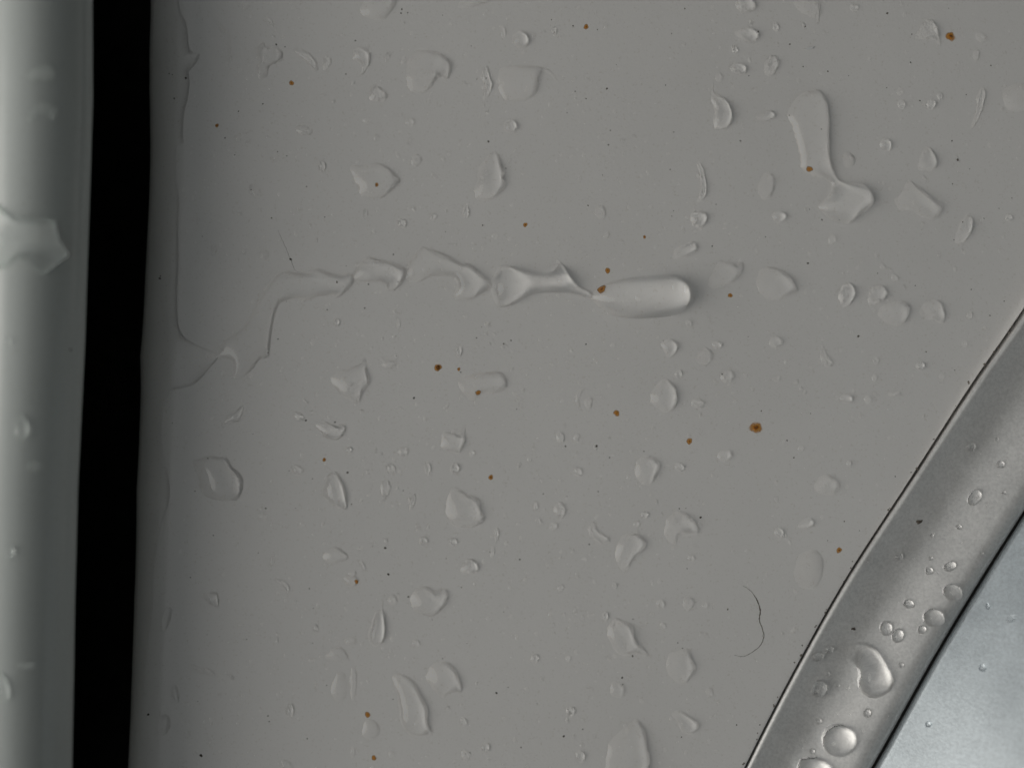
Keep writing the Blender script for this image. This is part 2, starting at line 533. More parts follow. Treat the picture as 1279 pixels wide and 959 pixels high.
def liquid(poly, angle, sag, step=None, lam=16.0, lift=None):
    """A liquid body over an outline in picture px: triangulated, its height (px) from the membrane equation."""
    P = np.asarray(poly, float)
    size = P.max(0) - P.min(0)
    area = 0.5 * abs(np.dot(P[:, 0], np.roll(P[:, 1], 1)) - np.dot(P[:, 1], np.roll(P[:, 0], 1)))
    if step is None:
        step = min(max(math.sqrt(max(area, 1)) / 15, 0.45), 2.2)
    B = resample(P, step)
    if area > 250:                                 # the uneven wetting of a dirty panel
        rr = random.Random(int(P[0, 0] * 13 + P[0, 1] * 7))
        tg = np.roll(B, -1, 0) - np.roll(B, 1, 0)
        nr = np.stack([-tg[:, 1], tg[:, 0]], 1) / (np.linalg.norm(tg, axis=1)[:, None] + 1e-9)
        s_ = np.cumsum(np.linalg.norm(np.roll(B, -1, 0) - B, axis=1)); Lp = s_[-1]
        wv = sum(rr.uniform(0.15, 0.5) * np.sin(2 * math.pi * s_ / Lp * k + rr.uniform(0, 6.28)) for k in (max(3, round(Lp / f)) for f in (34, 21, 14, 9.5)))
        B = B + nr * (wv * (0.75 if angle < 50 else 0.3))[:, None]
    lo, hi = B.min(0), B.max(0)
    ys = np.arange(lo[1], hi[1], step * 0.87)
    pts = []
    for k, y in enumerate(ys):
        xs = np.arange(lo[0] + (k % 2) * step * 0.5, hi[0], step)
        pts += [(x, y) for x in xs]
    pts = np.array(pts) if pts else np.zeros((0, 2))
    if len(pts):
        pts = pts[inside(B, pts)]
    if len(pts):
        pts = pts[edge_dist(B, pts) > 1.15 * step]
    tg = np.roll(B, -1, 0) - np.roll(B, 1, 0)      # two rings just inside the rim keep the edge crisp
    nr = np.stack([-tg[:, 1], tg[:, 0]], 1) / (np.linalg.norm(tg, axis=1)[:, None] + 1e-9)
    sgn = 1.0 if np.dot(B[:, 0], np.roll(B[:, 1], -1)) - np.dot(B[:, 1], np.roll(B[:, 0], -1)) > 0 else -1.0
    for off in (0.28, 0.72):
        ring = B + nr * sgn * off * step
        ring = ring[inside(B, ring)]
        if len(ring):
            ring = ring[edge_dist(B, ring) > 0.9 * off * step]
        if len(ring):
            pts = np.vstack([pts, ring]) if len(pts) else ring
    c = [Vector(p) for p in B] + [Vector(p) for p in pts]
    nb = len(B)
    edges = [(i, (i + 1) % nb) for i in range(nb)]
    vo, _, fo, *_ = delaunay_2d_cdt(c, edges, [], 1, 1e-6)
    V = np.array([(p[0], p[1]) for p in vo])
    F = np.array([tuple(f) for f in fo if len(f) == 3], int)
    cent = V[F].mean(1)
    F = F[inside(B, cent)]
    n = len(V)
    # cotangent Laplacian
    W = np.zeros((n, n)); A = np.zeros(n)
    for a, b, cc in ((0, 1, 2), (1, 2, 0), (2, 0, 1)):
        i, j, k = F[:, a], F[:, b], F[:, cc]
        e1, e2 = V[i] - V[k], V[j] - V[k]
        cr = np.abs(e1[:, 0] * e2[:, 1] - e1[:, 1] * e2[:, 0]) + 1e-9
        ct = (e1 * e2).sum(1) / cr
        np.add.at(W, (i, j), 0.5 * ct); np.add.at(W, (j, i), 0.5 * ct)
        np.add.at(A, i, cr / 6); np.add.at(A, j, cr / 6); np.add.at(A, k, cr / 6)
    A /= 1.0
    ec = {}
    for f in F:
        for a, b in ((f[0], f[1]), (f[1], f[2]), (f[2], f[0])):
            ec[(min(a, b), max(a, b))] = ec.get((min(a, b), max(a, b)), 0) + 1
    bd = np.zeros(n, bool)
    for (a, b), q in ec.items():
        if q == 1: bd[a] = bd[b] = True
    L = np.diag(W.sum(1)) - W + np.diag(A / lam ** 2)
    mid, half = (lo[0] + hi[0]) / 2, max((hi[0] - lo[0]) / 2, 1)
    src = A * (1 + sag * (V[:, 0] - mid) / half)
    fr = ~bd & (A > 0)
    h = np.zeros(n)
    if fr.any():
        h[fr] = np.linalg.solve(L[np.ix_(fr, fr)], src[fr])
    h = np.maximum(h, 0)
    mx = h.max() if h.max() > 0 else 1
    R = min(2 * math.sqrt(mx), 60)
    th = math.radians(min(angle * (1.24 if angle < 45 else 1.12), 78))
    H = R * math.tan(th / 2)
    t = h / mx                                     # the cap of a sphere, carried over to any outline
    h = H * (np.sqrt(1 - math.sin(th) ** 2 * (1 - t)) - math.cos(th)) / (1 - math.cos(th))
    return V, F, h, bd

RIM = -0.003
def lift_mesh(V, F, h, bd, surf):
    out_ = []
    for (x, y), hh, b in zip(V, h, bd):
        q, nn = surf(x, y)
        out_.append(q + nn * (RIM if b else hh / 10.0))
    # outward facing
    P = np.array(out_)
    f = []
    for a, b, c in F:
        nrm = np.cross(P[b] - P[a], P[c] - P[a])
        f.append((int(a), int(b), int(c)) if nrm[2] >= 0 else (int(a), int(c), int(b)))
    return P, f

def make_drop(name, poly, surf, angle=30, sag=0.5, parent=None, lam=16.0, step=None, mat=None):
    V, F, h, bd = liquid(poly, angle, sag, step, lam)
    P, f = lift_mesh(V, F, h, bd, surf)
    c = np.asarray(poly, float).mean(0)
    o, _ = surf(*c)
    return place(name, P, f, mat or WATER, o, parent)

def oval(cx, cy, rx, ry, ang=0, wob=0.08, n=14, seed=0):
    r = random.Random(int(cx * 31 + cy * 17 + seed))
    k = [r.uniform(-1, 1) for _ in range(4)]
    a0 = math.radians(ang); P = []
    for i in range(n):
        a = 2 * math.pi * i / n
        m = 1 + wob * (k[0] * math.cos(2 * a + k[1] * 3) + k[2] * math.cos(3 * a + k[3] * 3))
        x, y = rx * m * math.cos(a), ry * m * math.sin(a)
        P.append((cx + x * math.cos(a0) - y * math.sin(a0), cy + x * math.sin(a0) + y * math.cos(a0)))
    return P

def Z(ox, oy, *pts):                              # tracing grid: quarter-pixel cells from a corner
    return [(ox + x / 4, oy + y / 4) for x, y in pts]

# ------------------------------------------------------------------ the film and the rivulet running out of it
RAG = [(223, -40), (223, 0), (226, 18), (233, 30), (236, 58), (240, 66), (250, 68), (243, 82), (236, 90), (237, 105), (235, 122), (230, 140), (228, 170), (230, 178),
       (221, 184), (219, 205), (220, 225), (222, 240), (224, 268), (222, 275), (223, 330), (221, 370), (223, 405), (230, 420), (240, 428), (249, 432), (262, 437), (272, 447), (262, 459),
       (247, 477), (235, 483), (215, 488), (206, 500), (202, 520), (201, 550), (205, 575), (211, 600), (212, 620), (205, 645), (197, 675), (192, 710), (190, 760), (184, 800), (181, 840), (176, 880), (173, 920), (170, 960), (168, 1000)]

def film():
    rim = resample(RAG, 2.0)[:-300] if False else np.array([p for p in resample(RAG + [(100, 1000), (100, -40)], 2.0)])
    gap = [(RX(y) + 2.5, y) for y in np.arange(1000, -41, -8.0)]
    R0 = []
    for i in range(len(RAG) - 1):                  # smooth ragged rim
        p0, p1, p2, p3 = (np.array(RAG[min(max(k, 0), len(RAG) - 1)], float) for k in (i - 1, i, i + 1, i + 2))
        k = max(1, int(np.linalg.norm(p2 - p1) / 2.0))
        for j in range(k):
            f = j / k
            R0.append(0.5 * (2 * p1 + (p2 - p0) * f + (2 * p0 - 5 * p1 + 4 * p2 - p3) * f * f + (3 * p1 - p0 - 3 * p2 + p3) * f ** 3))
    R0 = np.array(R0)
    P = np.vstack([R0, np.array(gap)])
    lo, hi = P.min(0), P.max(0)
    st = 2.6
    pts = np.array([(x + (k % 2) * st / 2, y) for k, y in enumerate(np.arange(lo[1], hi[1], st * .87)) for x in np.arange(lo[0], hi[0], st)])
    pts = pts[inside(P, pts)]
    pts = pts[edge_dist(P, pts) > 1.1]
    n = len(P)
    vo, _, fo, *_ = delaunay_2d_cdt([Vector(p) for p in P] + [Vector(p) for p in pts], [(i, (i + 1) % n) for i in range(n)], [], 1, 1e-6)
    V = np.array([(p[0], p[1]) for p in vo])
    F = np.array([tuple(f) for f in fo if len(f) == 3], int)
    F = F[inside(P, V[F].mean(1))]
    d = np.full(len(V), 1e9)
    for i in range(len(R0) - 1):
        a, ab = R0[i], R0[i + 1] - R0[i]
        t = np.clip(((V - a) @ ab) / (ab @ ab + 1e-12), 0, 1)
        d = np.minimum(d, np.linalg.norm(V - (a + t[:, None] * ab), axis=1))
    h = np.where(d < 0.05, 0, 3.2 * (1 - np.exp(-d / 5.0)) + FILM_WEDGE * d)
    h *= np.clip(1 - (V[:, 1] - 540) / 500, 0.3, 1)
    return lift_mesh(V, F, h, d < 0.05, on_panel)
FILM_WEDGE = 0.10

v_, f_ = film()
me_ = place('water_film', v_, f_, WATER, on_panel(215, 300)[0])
tag(me_, 'thin sheet of water with a ragged rim along the edge of the black gap', 'water film')

riv = empty('water_rivulet', on_panel(560, 360)[0])
tag(riv, 'long chain of water beads running across the white panel from the gap', 'rivulet')
RIV = [
       ('trail', [(270, 447), (276, 428), (288, 420), (300, 412), (310, 400), (320, 380), (330, 362), (342, 346), (354, 338), (368, 340), (378, 342), (395, 335), (408, 340), (420, 343), (434, 341), (443, 345), (442, 352), (435, 361), (423, 371), (410, 369), (395, 371), (382, 375), (365, 373), (349, 380), (342, 400), (338, 425), (336, 445), (324, 450), (309, 468), (292, 473), (289, 454), (280, 447)], 30, 0.5),
    ('bead', [(440, 346), (446, 333), (459, 320), (467, 323), (480, 325), (500, 332), (507, 339), (505, 348), (497, 360), (491, 363), (484, 362), (479, 355), (470, 352), (455, 353), (443, 351)], 33, 0.5),
    ('bead', [(506, 344), (510, 328), (517, 318), (528, 309), (548, 314), (565, 322), (575, 329), (587, 330), (600, 342), (613, 353), (612, 362), (600, 367), (588, 375), (575, 375), (567, 369), (570, 357), (566, 346), (550, 345), (535, 347), (520, 353), (509, 350)], 33, 0.4),
    ('bead', [(612, 357), (618, 342), (625, 332), (640, 333), (660, 340), (677, 342), (690, 338), (696, 329), (690, 319), (701, 328), (712, 345), (722, 357), (741, 367), (738, 374), (725, 370), (700, 366), (680, 366), (665, 368), (653, 373), (640, 381), (627, 384), (619, 379)], 52, 0.3),
    ('bead', [(736, 370), (744, 362), (756, 354), (775, 349), (800, 346), (818, 344), (834, 343), (849, 347), (859, 357), (862.5, 369), (859, 381), (850, 390), (834, 395), (802, 398), (777, 397), (760, 391), (747, 382)], 58, 0.6),
]
for nm, poly, ang, sg in RIV:
    make_drop(nm, poly, on_panel, ang, sg, parent=riv, step=1.6, lam=26.0 if ang > 50 else 17.0)

# ------------------------------------------------------------------ traced drops: (short name or None, label, outline, contact angle, sag)
TRACED = [
 (None, 'rounded drop cut by the top of the picture, nearer the gap', Z(320, 0, (520, 60), (540, 0), (580, -70), (670, -60), (697, -10), (690, 30), (660, 80), (600, 102), (545, 85)), 26, .6),
 (None, 'flat pointed drop cut by the top edge, between two rounder ones', Z(320, 0, (1005, 35), (1060, -40), (1180, -40), (1172, 0), (1120, 25), (1050, 42)), 26, .6),
 ('horned drop', 'ragged two-legged drop high up near the gap, a dark speck at its tip', Z(320, 0, (-5, 250), (30, 215), (60, 240), (98, 228), (130, 265), (128, 305), (95, 322), (70, 330), (52, 382), (10, 395), (0, 340), (15, 300)), 24, .5),
 (None, 'slim curved drop just beyond the ragged two-legged drop', Z(320, 0, (190, 250), (240, 252), (290, 295), (310, 348), (285, 350), (250, 312), (210, 280)), 24, .5),
 (None, 'small hooked drop below the rounded drop at the top edge', Z(320, 0, (480, 295), (490, 250), (520, 233), (560, 260), (570, 310), (548, 355), (522, 378), (526, 335), (505, 305)), 28, .5),
 ('large heart-like drop', 'large flat heart-like drop, notched at its lower edge, in the upper part', Z(320, 0, (748, 345), (768, 285), (800, 255), (860, 253), (920, 270), (965, 300), (974, 345), (955, 397), (905, 390), (880, 430), (840, 465), (790, 467), (755, 425)), 27, .7),
 (None, 'small squarish drop hanging below the large heart-like drop', Z(320, 0, (565, 485), (572, 437), (610, 430), (652, 472), (640, 507), (585, 507)), 24, .6),
 (None, 'narrow wavy drop between the heart-like drop and the hooked-tail drop', Z(320, 0, (1130, 502), (1143, 440), (1122, 390), (1138, 338), (1160, 338), (1166, 385), (1180, 425), (1167, 470), (1147, 497)), 28, .6),
 ('rust-dotted drop', 'broad five-sided drop with a tiny rust speck inside it', Z(320, 0, (470, 828), (560, 826), (610, 813), (650, 830), (690, 870), (717, 890), (712, 925), (670, 955), (645, 985), (590, 990), (530, 975), (500, 930), (480, 870)), 28, .7),
 ('saw-edged drop', 'upright drop with a saw-toothed dark rim below a black speck', Z(320, 0, (1190, 752), (1215, 790), (1225, 830), (1242, 860), (1230, 892), (1247, 910), (1237, 945), (1200, 980), (1165, 1002), (1110, 1000), (1088, 960), (1105, 900), (1110, 840), (1150, 790)), 30, .7),
 ('hooked-tail drop', 'large drop with a thin hooked tail curling out of its upper corner', Z(640, 0, (-62, 345), (0, 330), (90, 328), (160, 342), (200, 362), (232, 425), (190, 378), (155, 362), (128, 390), (127, 430), (115, 468), (70, 502), (0, 505), (-48, 490), (-70, 430)), 28, .7),
 (None, 'clear round drop above the drop with the hooked tail', oval(650, 50, 10.5, 11, 0, .04), 36, .5),
 (None, 'small round drop below the drop with the hooked tail', oval(637.5, 158, 8.5, 9, 0, .06), 34, .6),
 (None, 'topmost of three drops in a column at the top edge', Z(640, 0, (1112, 20), (1150, -15), (1195, -5), (1217, 30), (1190, 60), (1148, 66)), 32, .7),
 (None, 'middle one of the three drops in a column at the top edge', Z(640, 0, (1108, 160), (1180, 138), (1222, 158), (1230, 188), (1202, 214), (1158, 205)), 32, .9),
 (None, 'lowest of the three drops in a column at the top edge', Z(640, 0, (1085, 330), (1130, 313), (1172, 340), (1152, 374), (1108, 366)), 32, .9),
 ('thumb-shaped drop', 'thumb-shaped upright drop with a wispy tip, below the three-drop column', Z(640, 0, (1005, 405), (1010, 455), (1035, 475), (1070, 500), (1091, 540), (1098, 600), (1076, 637), (1020, 651), (1002, 600), (1010, 550), (992, 490)), 33, .7),
 ('sickle-shaped drop', 'thin sickle-shaped drop just above a clear round drop', Z(640, 0, (918, 808), (947, 830), (962, 880), (969, 945), (955, 992), (922, 1012), (925, 985), (942, 950), (938, 890)), 34, .6),
 (None, 'faint half-round drop at the top edge above the large L-shaped drop', Z(959, 0, (130, 10), (180, -10), (240, -5), (264, 40), (255, 97), (222, 88), (160, 60)), 18, .7),
 (None, 'wedge-shaped drop beside the bright rust spot at the top', Z(959, 0, (735, 192), (780, 110), (826, 103), (852, 160), (862, 230), (825, 200), (780, 197)), 28, .7),
 ('L-shaped drop', 'large L-shaped drop: a long body with a bent bulging foot', Z(959, 0, (150, 485), (200, 455), (250, 448), (287, 490), (303, 540), (308, 640), (308, 740), (314, 800), (347, 890), (400, 912), (470, 918), (512, 950), (528, 1000), (512, 1042), (460, 1072), (410, 1117), (350, 1110), (290, 1080), (252, 1030), (292, 990), (318, 930), (285, 895), (230, 880), (172, 842), (150, 740), (122, 640), (100, 560)), 41, .5),
 (None, 'small teardrop between the thumb-shaped drop and the L-shaped drop', Z(959, 0, (-62, 588), (-20, 562), (12, 550), (40, 577), (18, 602), (-25, 608)), 30, .7),
 (None, 'oblong faint drop beside the three-drop column near the top', Z(959, 0, (-22, 350), (0, 290), (40, 278), (56, 310), (42, 360), (10, 384)), 24, .6),
 (None, 'faint upright drop between the sickle-shaped drop and the L-shaped drop', Z(959, 0, (-50, 940), (-20, 870), (20, 865), (36, 920), (15, 985), (-30, 995)), 18, .6),
 (None, 'slender curved streak of a drop near the upper edge by the corner', Z(959, 0, (1045, 480), (1070, 440), (1088, 460), (1070, 560), (1035, 628), (1008, 642), (1040, 560)), 24, .5),
 (None, 'wide faint drop cut by the outer side edge, high up', Z(959, 0, (1170, 470), (1215, 425), (1290, 425), (1330, 500), (1280, 555), (1200, 548)), 18, .7),
 (None, 'small upright drop above the lumpy horn-tipped drop', Z(959, 0, (750, 842), (765, 770), (800, 733), (832, 765), (847, 815), (827, 853), (780, 853)), 27, .7),
 ('horn-tipped drop', 'lumpy drop with a horn-like tip, beyond the foot of the L-shaped drop', Z(959, 240, (632, 42), (665, 10), (700, -62), (735, -40), (790, 0), (830, 40), (874, 60), (862, 110), (820, 137), (765, 125), (715, 90), (660, 92)), 28, .7),
 ('ear-shaped drop', 'ear-shaped drop cut by a sharp edge, just under the rivulet', [(413, 470), (430, 462), (447, 455), (456, 447), (458, 460), (461, 472), (460, 482), (453, 490), (450, 503), (440, 501), (428, 495), (419, 485)], 27, .7),
 ('rust-stained drop', 'flat drop shaped like a flag, with rust in its lower edge', [(573, 472), (590, 467), (605, 465), (626, 465), (632, 477), (630, 487), (614, 492), (602, 490), (596, 497), (590, 501), (580, 493), (573, 483)], 25, .7),
 (None, 'clear round drop straight below the thin sickle-shaped drop', oval(872.5, 273.5, 10.5, 10.5, 0, .04), 36, .5),
 (None, 'small slanting drop above the round end of the rivulet', Z(640, 240, (798, 322), (820, 280), (870, 253), (910, 253), (927, 285), (900, 307), (860, 327), (810, 337)), 30, .7),
 (None, 'drop with an upturned hair-thin tip beside the rivulet end', Z(640, 240, (978, 462), (1000, 400), (1030, 350), (1080, 348), (1120, 362), (1138, 325), (1150, 385), (1122, 432), (1060, 467), (1008, 482)), 27, .7),
 ('pointed oval drop', 'broad oval drop with a pointed side, in line with the rivulet', Z(959, 240, (-57, 440), (-40, 390), (0, 373), (60, 385), (110, 420), (137, 468), (157, 492), (110, 517), (50, 537), (0, 535), (-42, 500)), 29, .8),
 (None, 'small snub drop hanging below the round end of the rivulet', Z(640, 240, (743, 752), (790, 733), (824, 765), (817, 802), (780, 825), (755, 792)), 32, .7),
 (None, 'faint round-shouldered drop under the round end of the rivulet', Z(640, 240, (915, 840), (935, 790), (970, 775), (1003, 810), (990, 850), (950, 865)), 17, .7),
 ('helmet-shaped drop', 'helmet-shaped drop with a dark curved rim below the rivulet end', Z(640, 480, (688, 72), (712, 10), (760, -28), (803, 0), (824, 68), (807, 122), (770, 140), (725, 122)), 30, .8),
 (None, 'slim leaning drop near the outer side, beyond the drop with the horn', Z(959, 240, (932, 242), (955, 170), (985, 118), (1016, 123), (1024, 175), (1002, 227), (963, 263)), 29, .7),
 (None, 'upright oval drop, first of the four clustered above the moulding', Z(959, 240, (353, 540), (360, 490), (385, 453), (422, 463), (437, 500), (422, 547), (384, 574)), 33, .7),
 (None, 'bean-shaped drop touching the top of the largest in the cluster of four', Z(959, 240, (498, 552), (505, 500), (530, 466), (572, 468), (597, 505), (577, 542), (542, 562), (515, 568)), 32, .7),
 (None, 'largest and squarest drop in the cluster of four above the moulding', Z(959, 240, (548, 612), (570, 570), (620, 550), (667, 543), (708, 570), (702, 612), (682, 657), (640, 667), (590, 652)), 28, .7),
 (None, 'last, fan-shaped drop of the cluster of four, nearest the moulding', Z(959, 240, (758, 592), (790, 550), (840, 536), (872, 560), (885, 610), (878, 655), (830, 642), (780, 632)), 25, .8),
 (None, 'thin comma-like drop below the cluster of four drops', Z(959, 240, (272, 758), (297, 812), (328, 860), (290, 874), (262, 832)), 22, .5),
 ('shell-shaped drop', 'large scalloped shell-shaped drop nearest the gap, halfway down', Z(0, 480, (968, 388), (1000, 370), (1060, 356), (1100, 365), (1135, 363), (1160, 410), (1195, 438), (1214, 480), (1207, 542), (1180, 577), (1120, 582), (1060, 572), (1010, 542), (1000, 500), (985, 450)), 27, .6),
 (None, 'small three-cornered drop between the pool and the shell-shaped drop', Z(0, 480, (1128, 162), (1180, 130), (1214, 98), (1212, 150), (1190, 187), (1133, 192)), 25, .6),
 (None, 'small boat-shaped drop under the ear-shaped drop', Z(320, 480, (298, 200), (340, 186), (362, 190), (400, 207), (442, 198), (445, 230), (425, 267), (385, 277), (340, 262), (312, 235)), 30, .7),
 ('leaf-shaped drop', 'upright leaf-shaped drop with a sharp lower tip beside a black dot', Z(320, 480, (328, 540), (345, 480), (375, 440), (402, 438), (432, 490), (447, 550), (457, 600), (446, 624), (400, 612), (358, 590)), 31, .7),
 (None, 'small shield-shaped drop with a thorn, below the flag-shaped drop', Z(320, 480, (923, 282), (938, 235), (990, 245), (1025, 238), (1046, 200), (1044, 260), (1037, 300), (1012, 342), (960, 337), (928, 320)), 29, .7),
 ('fin-shaped drop', 'large fin-shaped drop with a bitten edge, in the middle of the panel', Z(320, 480, (948, 602), (968, 530), (1000, 512), (1050, 545), (1112, 573), (1116, 620), (1140, 660), (1122, 697), (1050, 718), (985, 702), (953, 660)), 29, .8),
 (None, 'faint blunt drop below the leaf-shaped drop', Z(320, 480, (333, 850), (380, 813), (430, 825), (460, 860), (432, 887), (370, 897), (343, 880)), 22, .6),
 (None, 'small snub-nosed drop below the fin-shaped drop', Z(320, 480, (1022, 930), (1040, 885), (1070, 870), (1107, 895), (1107, 930), (1070, 945), (1033, 948)), 31, .8),
 (None, 'rusty-edged small drop low in the column under the leaf-shaped drop', Z(320, 719, (438, 10), (480, -5), (512, 22), (502, 46), (460, 53)), 25, .7),
 ('arc-shaped drop', 'thin arc-shaped trace of water below the last bead of the rivulet', Z(640, 480, (314, 62), (328, 30), (368, 16), (345, 42), (330, 80), (348, 130), (322, 105)), 24, .3),
 (None, 'guitar-pick-shaped drop above the C-shaped drop', Z(640, 480, (610, 420), (625, 380), (670, 355), (712, 370), (740, 400), (722, 440), (697, 498), (650, 497), (618, 460)), 27, .8),
 ('C-shaped drop', 'C-shaped drop with a square bite out of its lower side', Z(640, 480, (762, 700), (790, 650), (850, 632), (885, 658), (928, 713), (920, 755), (870, 743), (828, 750), (822, 790), (792, 795), (760, 750)), 28, .7),
 ('boot-shaped drop', 'boot-shaped drop with a bright edge, next to the C-shaped drop', Z(640, 480, (513, 832), (540, 770), (560, 746), (620, 746), (662, 780), (665, 812), (632, 847), (600, 868), (582, 925), (550, 930), (518, 880)), 31, .7),
 (None, 'faint bent drop beside the boot-shaped drop', Z(640, 480, (378, 730), (395, 688), (422, 698), (432, 735), (482, 760), (482, 788), (440, 792), (400, 767)), 23, .6),
 (None, 'pale fan-shaped drop above the silver moulding, halfway down the panel', Z(959, 480, (232, 512), (255, 465), (300, 450), (337, 475), (359, 515), (332, 548), (280, 553), (243, 540)), 24, .8),
 (None, 'upper of two small drops with a rust dot below them', Z(959, 480, (148, 712), (165, 685), (205, 666), (230, 685), (217, 712), (180, 722)), 29, .8),
 (None, 'broad faint drop beside the rust dot near the moulding', Z(959, 480, (130, 940), (160, 850), (240, 825), (275, 880), (272, 960), (230, 1020), (160, 1010)), 9, .9),
 (None, 'small cut-off wedge drop near the gap, below the shell-shaped drop', Z(0, 719, (1005, 95), (1050, 83), (1090, 88), (1091, 153), (1055, 147)), 27, .6),
 (None, 'thin bent streak below and beyond the small wedge drop', Z(320, 719, (85, 8), (140, 26), (168, 60), (152, 94), (138, 58)), 26, .5),
 ('mitten-shaped drop', 'mitten-shaped drop with a notched top, low in the middle', Z(320, 719, (772, 110), (800, 60), (860, 52), (886, 77), (930, 57), (957, 90), (947, 140), (900, 192), (850, 202), (788, 170)), 28, .8),
 ('bottle-shaped drop', 'narrow bottle-shaped upright drop with a bright foot', Z(320, 719, (556, 292), (578, 230), (590, 188), (622, 165), (630, 105), (638, 170), (643, 230), (643, 312), (622, 343), (578, 348)), 34, .5),
 (None, 'pale low drop near the bottle-shaped drop, towards the gap', Z(320, 719, (342, 407), (370, 370), (410, 348), (442, 375), (465, 412), (430, 418), (380, 423)), 21, .7),
 ('arrowhead drop', 'arrowhead-like drop beside the tall torn-edged drop at the bottom', Z(320, 719, (848, 500), (880, 440), (940, 425), (987, 455), (1007, 500), (1030, 560), (1021, 583), (970, 580), (930, 608), (890, 572), (858, 530)), 28, .8),
 ('torn-edged drop', 'tall torn-edged drop with a jagged dark rim near the bottom', Z(320, 719, (680, 497), (720, 488), (775, 513), (802, 540), (812, 580), (842, 625), (857, 660), (854, 710), (864, 755), (893, 777), (850, 790), (790, 800), (745, 772), (720, 722), (710, 650), (703, 590), (688, 550)), 31, .6),
 ('fish-shaped drop', 'fish-shaped drop with a pointed tail below the boot-shaped drop', Z(640, 719, (473, 290), (490, 235), (525, 211), (560, 225), (602, 255), (610, 310), (632, 345), (682, 385), (665, 400), (610, 387), (570, 397), (530, 392), (500, 350)), 31, .6),
 (None, 'faint rough-edged drop just beyond the tail of the fish-shaped drop', Z(640, 719, (768, 440), (785, 390), (840, 368), (892, 365), (892, 410), (918, 455), (892, 502), (860, 543), (810, 522), (773, 480)), 24, .8),
 (None, 'small pale drop under the fish-shaped drop', Z(640, 719, (488, 580), (503, 528), (552, 540), (558, 582), (541, 608), (508, 602)), 22, .7),
 (None, 'oval slanting drop near the bottom under the faint rough-edged drop', Z(640, 719, (798, 690), (825, 666), (870, 688), (912, 725), (932, 757), (892, 790), (850, 782), (824, 732)), 29, .8),
 ('tall bottom drop', 'wide tall drop cut by the bottom edge, peaked at the top', Z(640, 719, (476, 862), (508, 800), (560, 760), (620, 712), (652, 755), (670, 800), (672, 870), (688, 895), (682, 960), (672, 1040), (480, 1040)), 28, .8),
]
LAND = {'round end of the rivulet': (810, 370), 'waisted bead of the rivulet': (670, 352), 'pool where the rivulet starts': (312, 425), 'large rust spot': (944, 534),
        'ring-like rust spot': (547, 459), 'curved dirt line': (945, 770), 'bright rust spot at the top': (1187, 46), 'small cluster of four drops': (1105, 378), 'second bead of the rivulet': (472, 342)}
for short, label, poly, ang, sag in TRACED:
    o = make_drop('water_drop', poly, on_panel, ang, sag)
    tag(o, label, 'water drop', 'water drops on the white panel')
    if short:
        c = np.mean(poly, 0)
        LAND[short] = (float(c[0]), float(c[1]))

# drops on the rounded edge above the gap
EDGE_DROPS = [
 ('hanging_drop', 'thick bright white drip bulging over the rounded panel edge', Z(0, 240, (-160, 30), (-60, 40), (0, 60), (40, 112), (80, 128), (150, 127), (220, 127), (282, 150), (291, 200), (311, 260), (348, 302), (345, 328), (300, 360), (250, 396), (220, 414), (190, 402), (150, 370), (110, 335), (60, 338), (20, 380), (-60, 400), (-160, 380)), 52, .5),
 ('water_drop', 'faint flat smear of a drop high on the rounded panel edge', Z(0, 0, (135, 380), (190, 330), (250, 318), (275, 370), (250, 410), (190, 395), (170, 425), (150, 405)), 13, .5),
 ('water_drop', 'second faint smeared drop on the rounded panel edge, above the drip', Z(0, 0, (135, 600), (180, 530), (250, 515), (290, 560), (260, 605), (225, 570), (185, 582), (160, 612)), 13, .5),
 ('water_drop', 'tiny oval drop on the bright rounded edge, below the drip', oval(10.5, 427, 4, 5, 30), 40, .5),
 ('water_drop', 'slanting drop on the rounded panel edge, halfway down', Z(0, 480, (68, 242), (90, 170), (118, 153), (147, 235), (135, 268), (90, 272)), 28, .5),
 ('water_drop', 'faint round drop on the rounded edge, under the slanting one', oval(44, 582, 11, 8, 0), 12, .5),
 ('water_drop', 'small clear oval drop on the rounded edge, low down', oval(12, 690, 5.5, 8.5, 10), 36, .5),
 ('water_drop', 'short lying streak of water low on the rounded edge', oval(33, 831, 11, 4, 4), 30, .5),
 ('water_drop', 'lowest drop on the rounded edge, cut by the side of the picture', oval(3, 858, 9, 20, -12), 26, .5),
]
for nm, label, poly, ang, sag in EDGE_DROPS:
    o = make_drop(nm, poly, on_edge, ang, sag)
    tag(o, label, 'water drop', None if nm == 'hanging_drop' else 'water drops on the rounded edge')

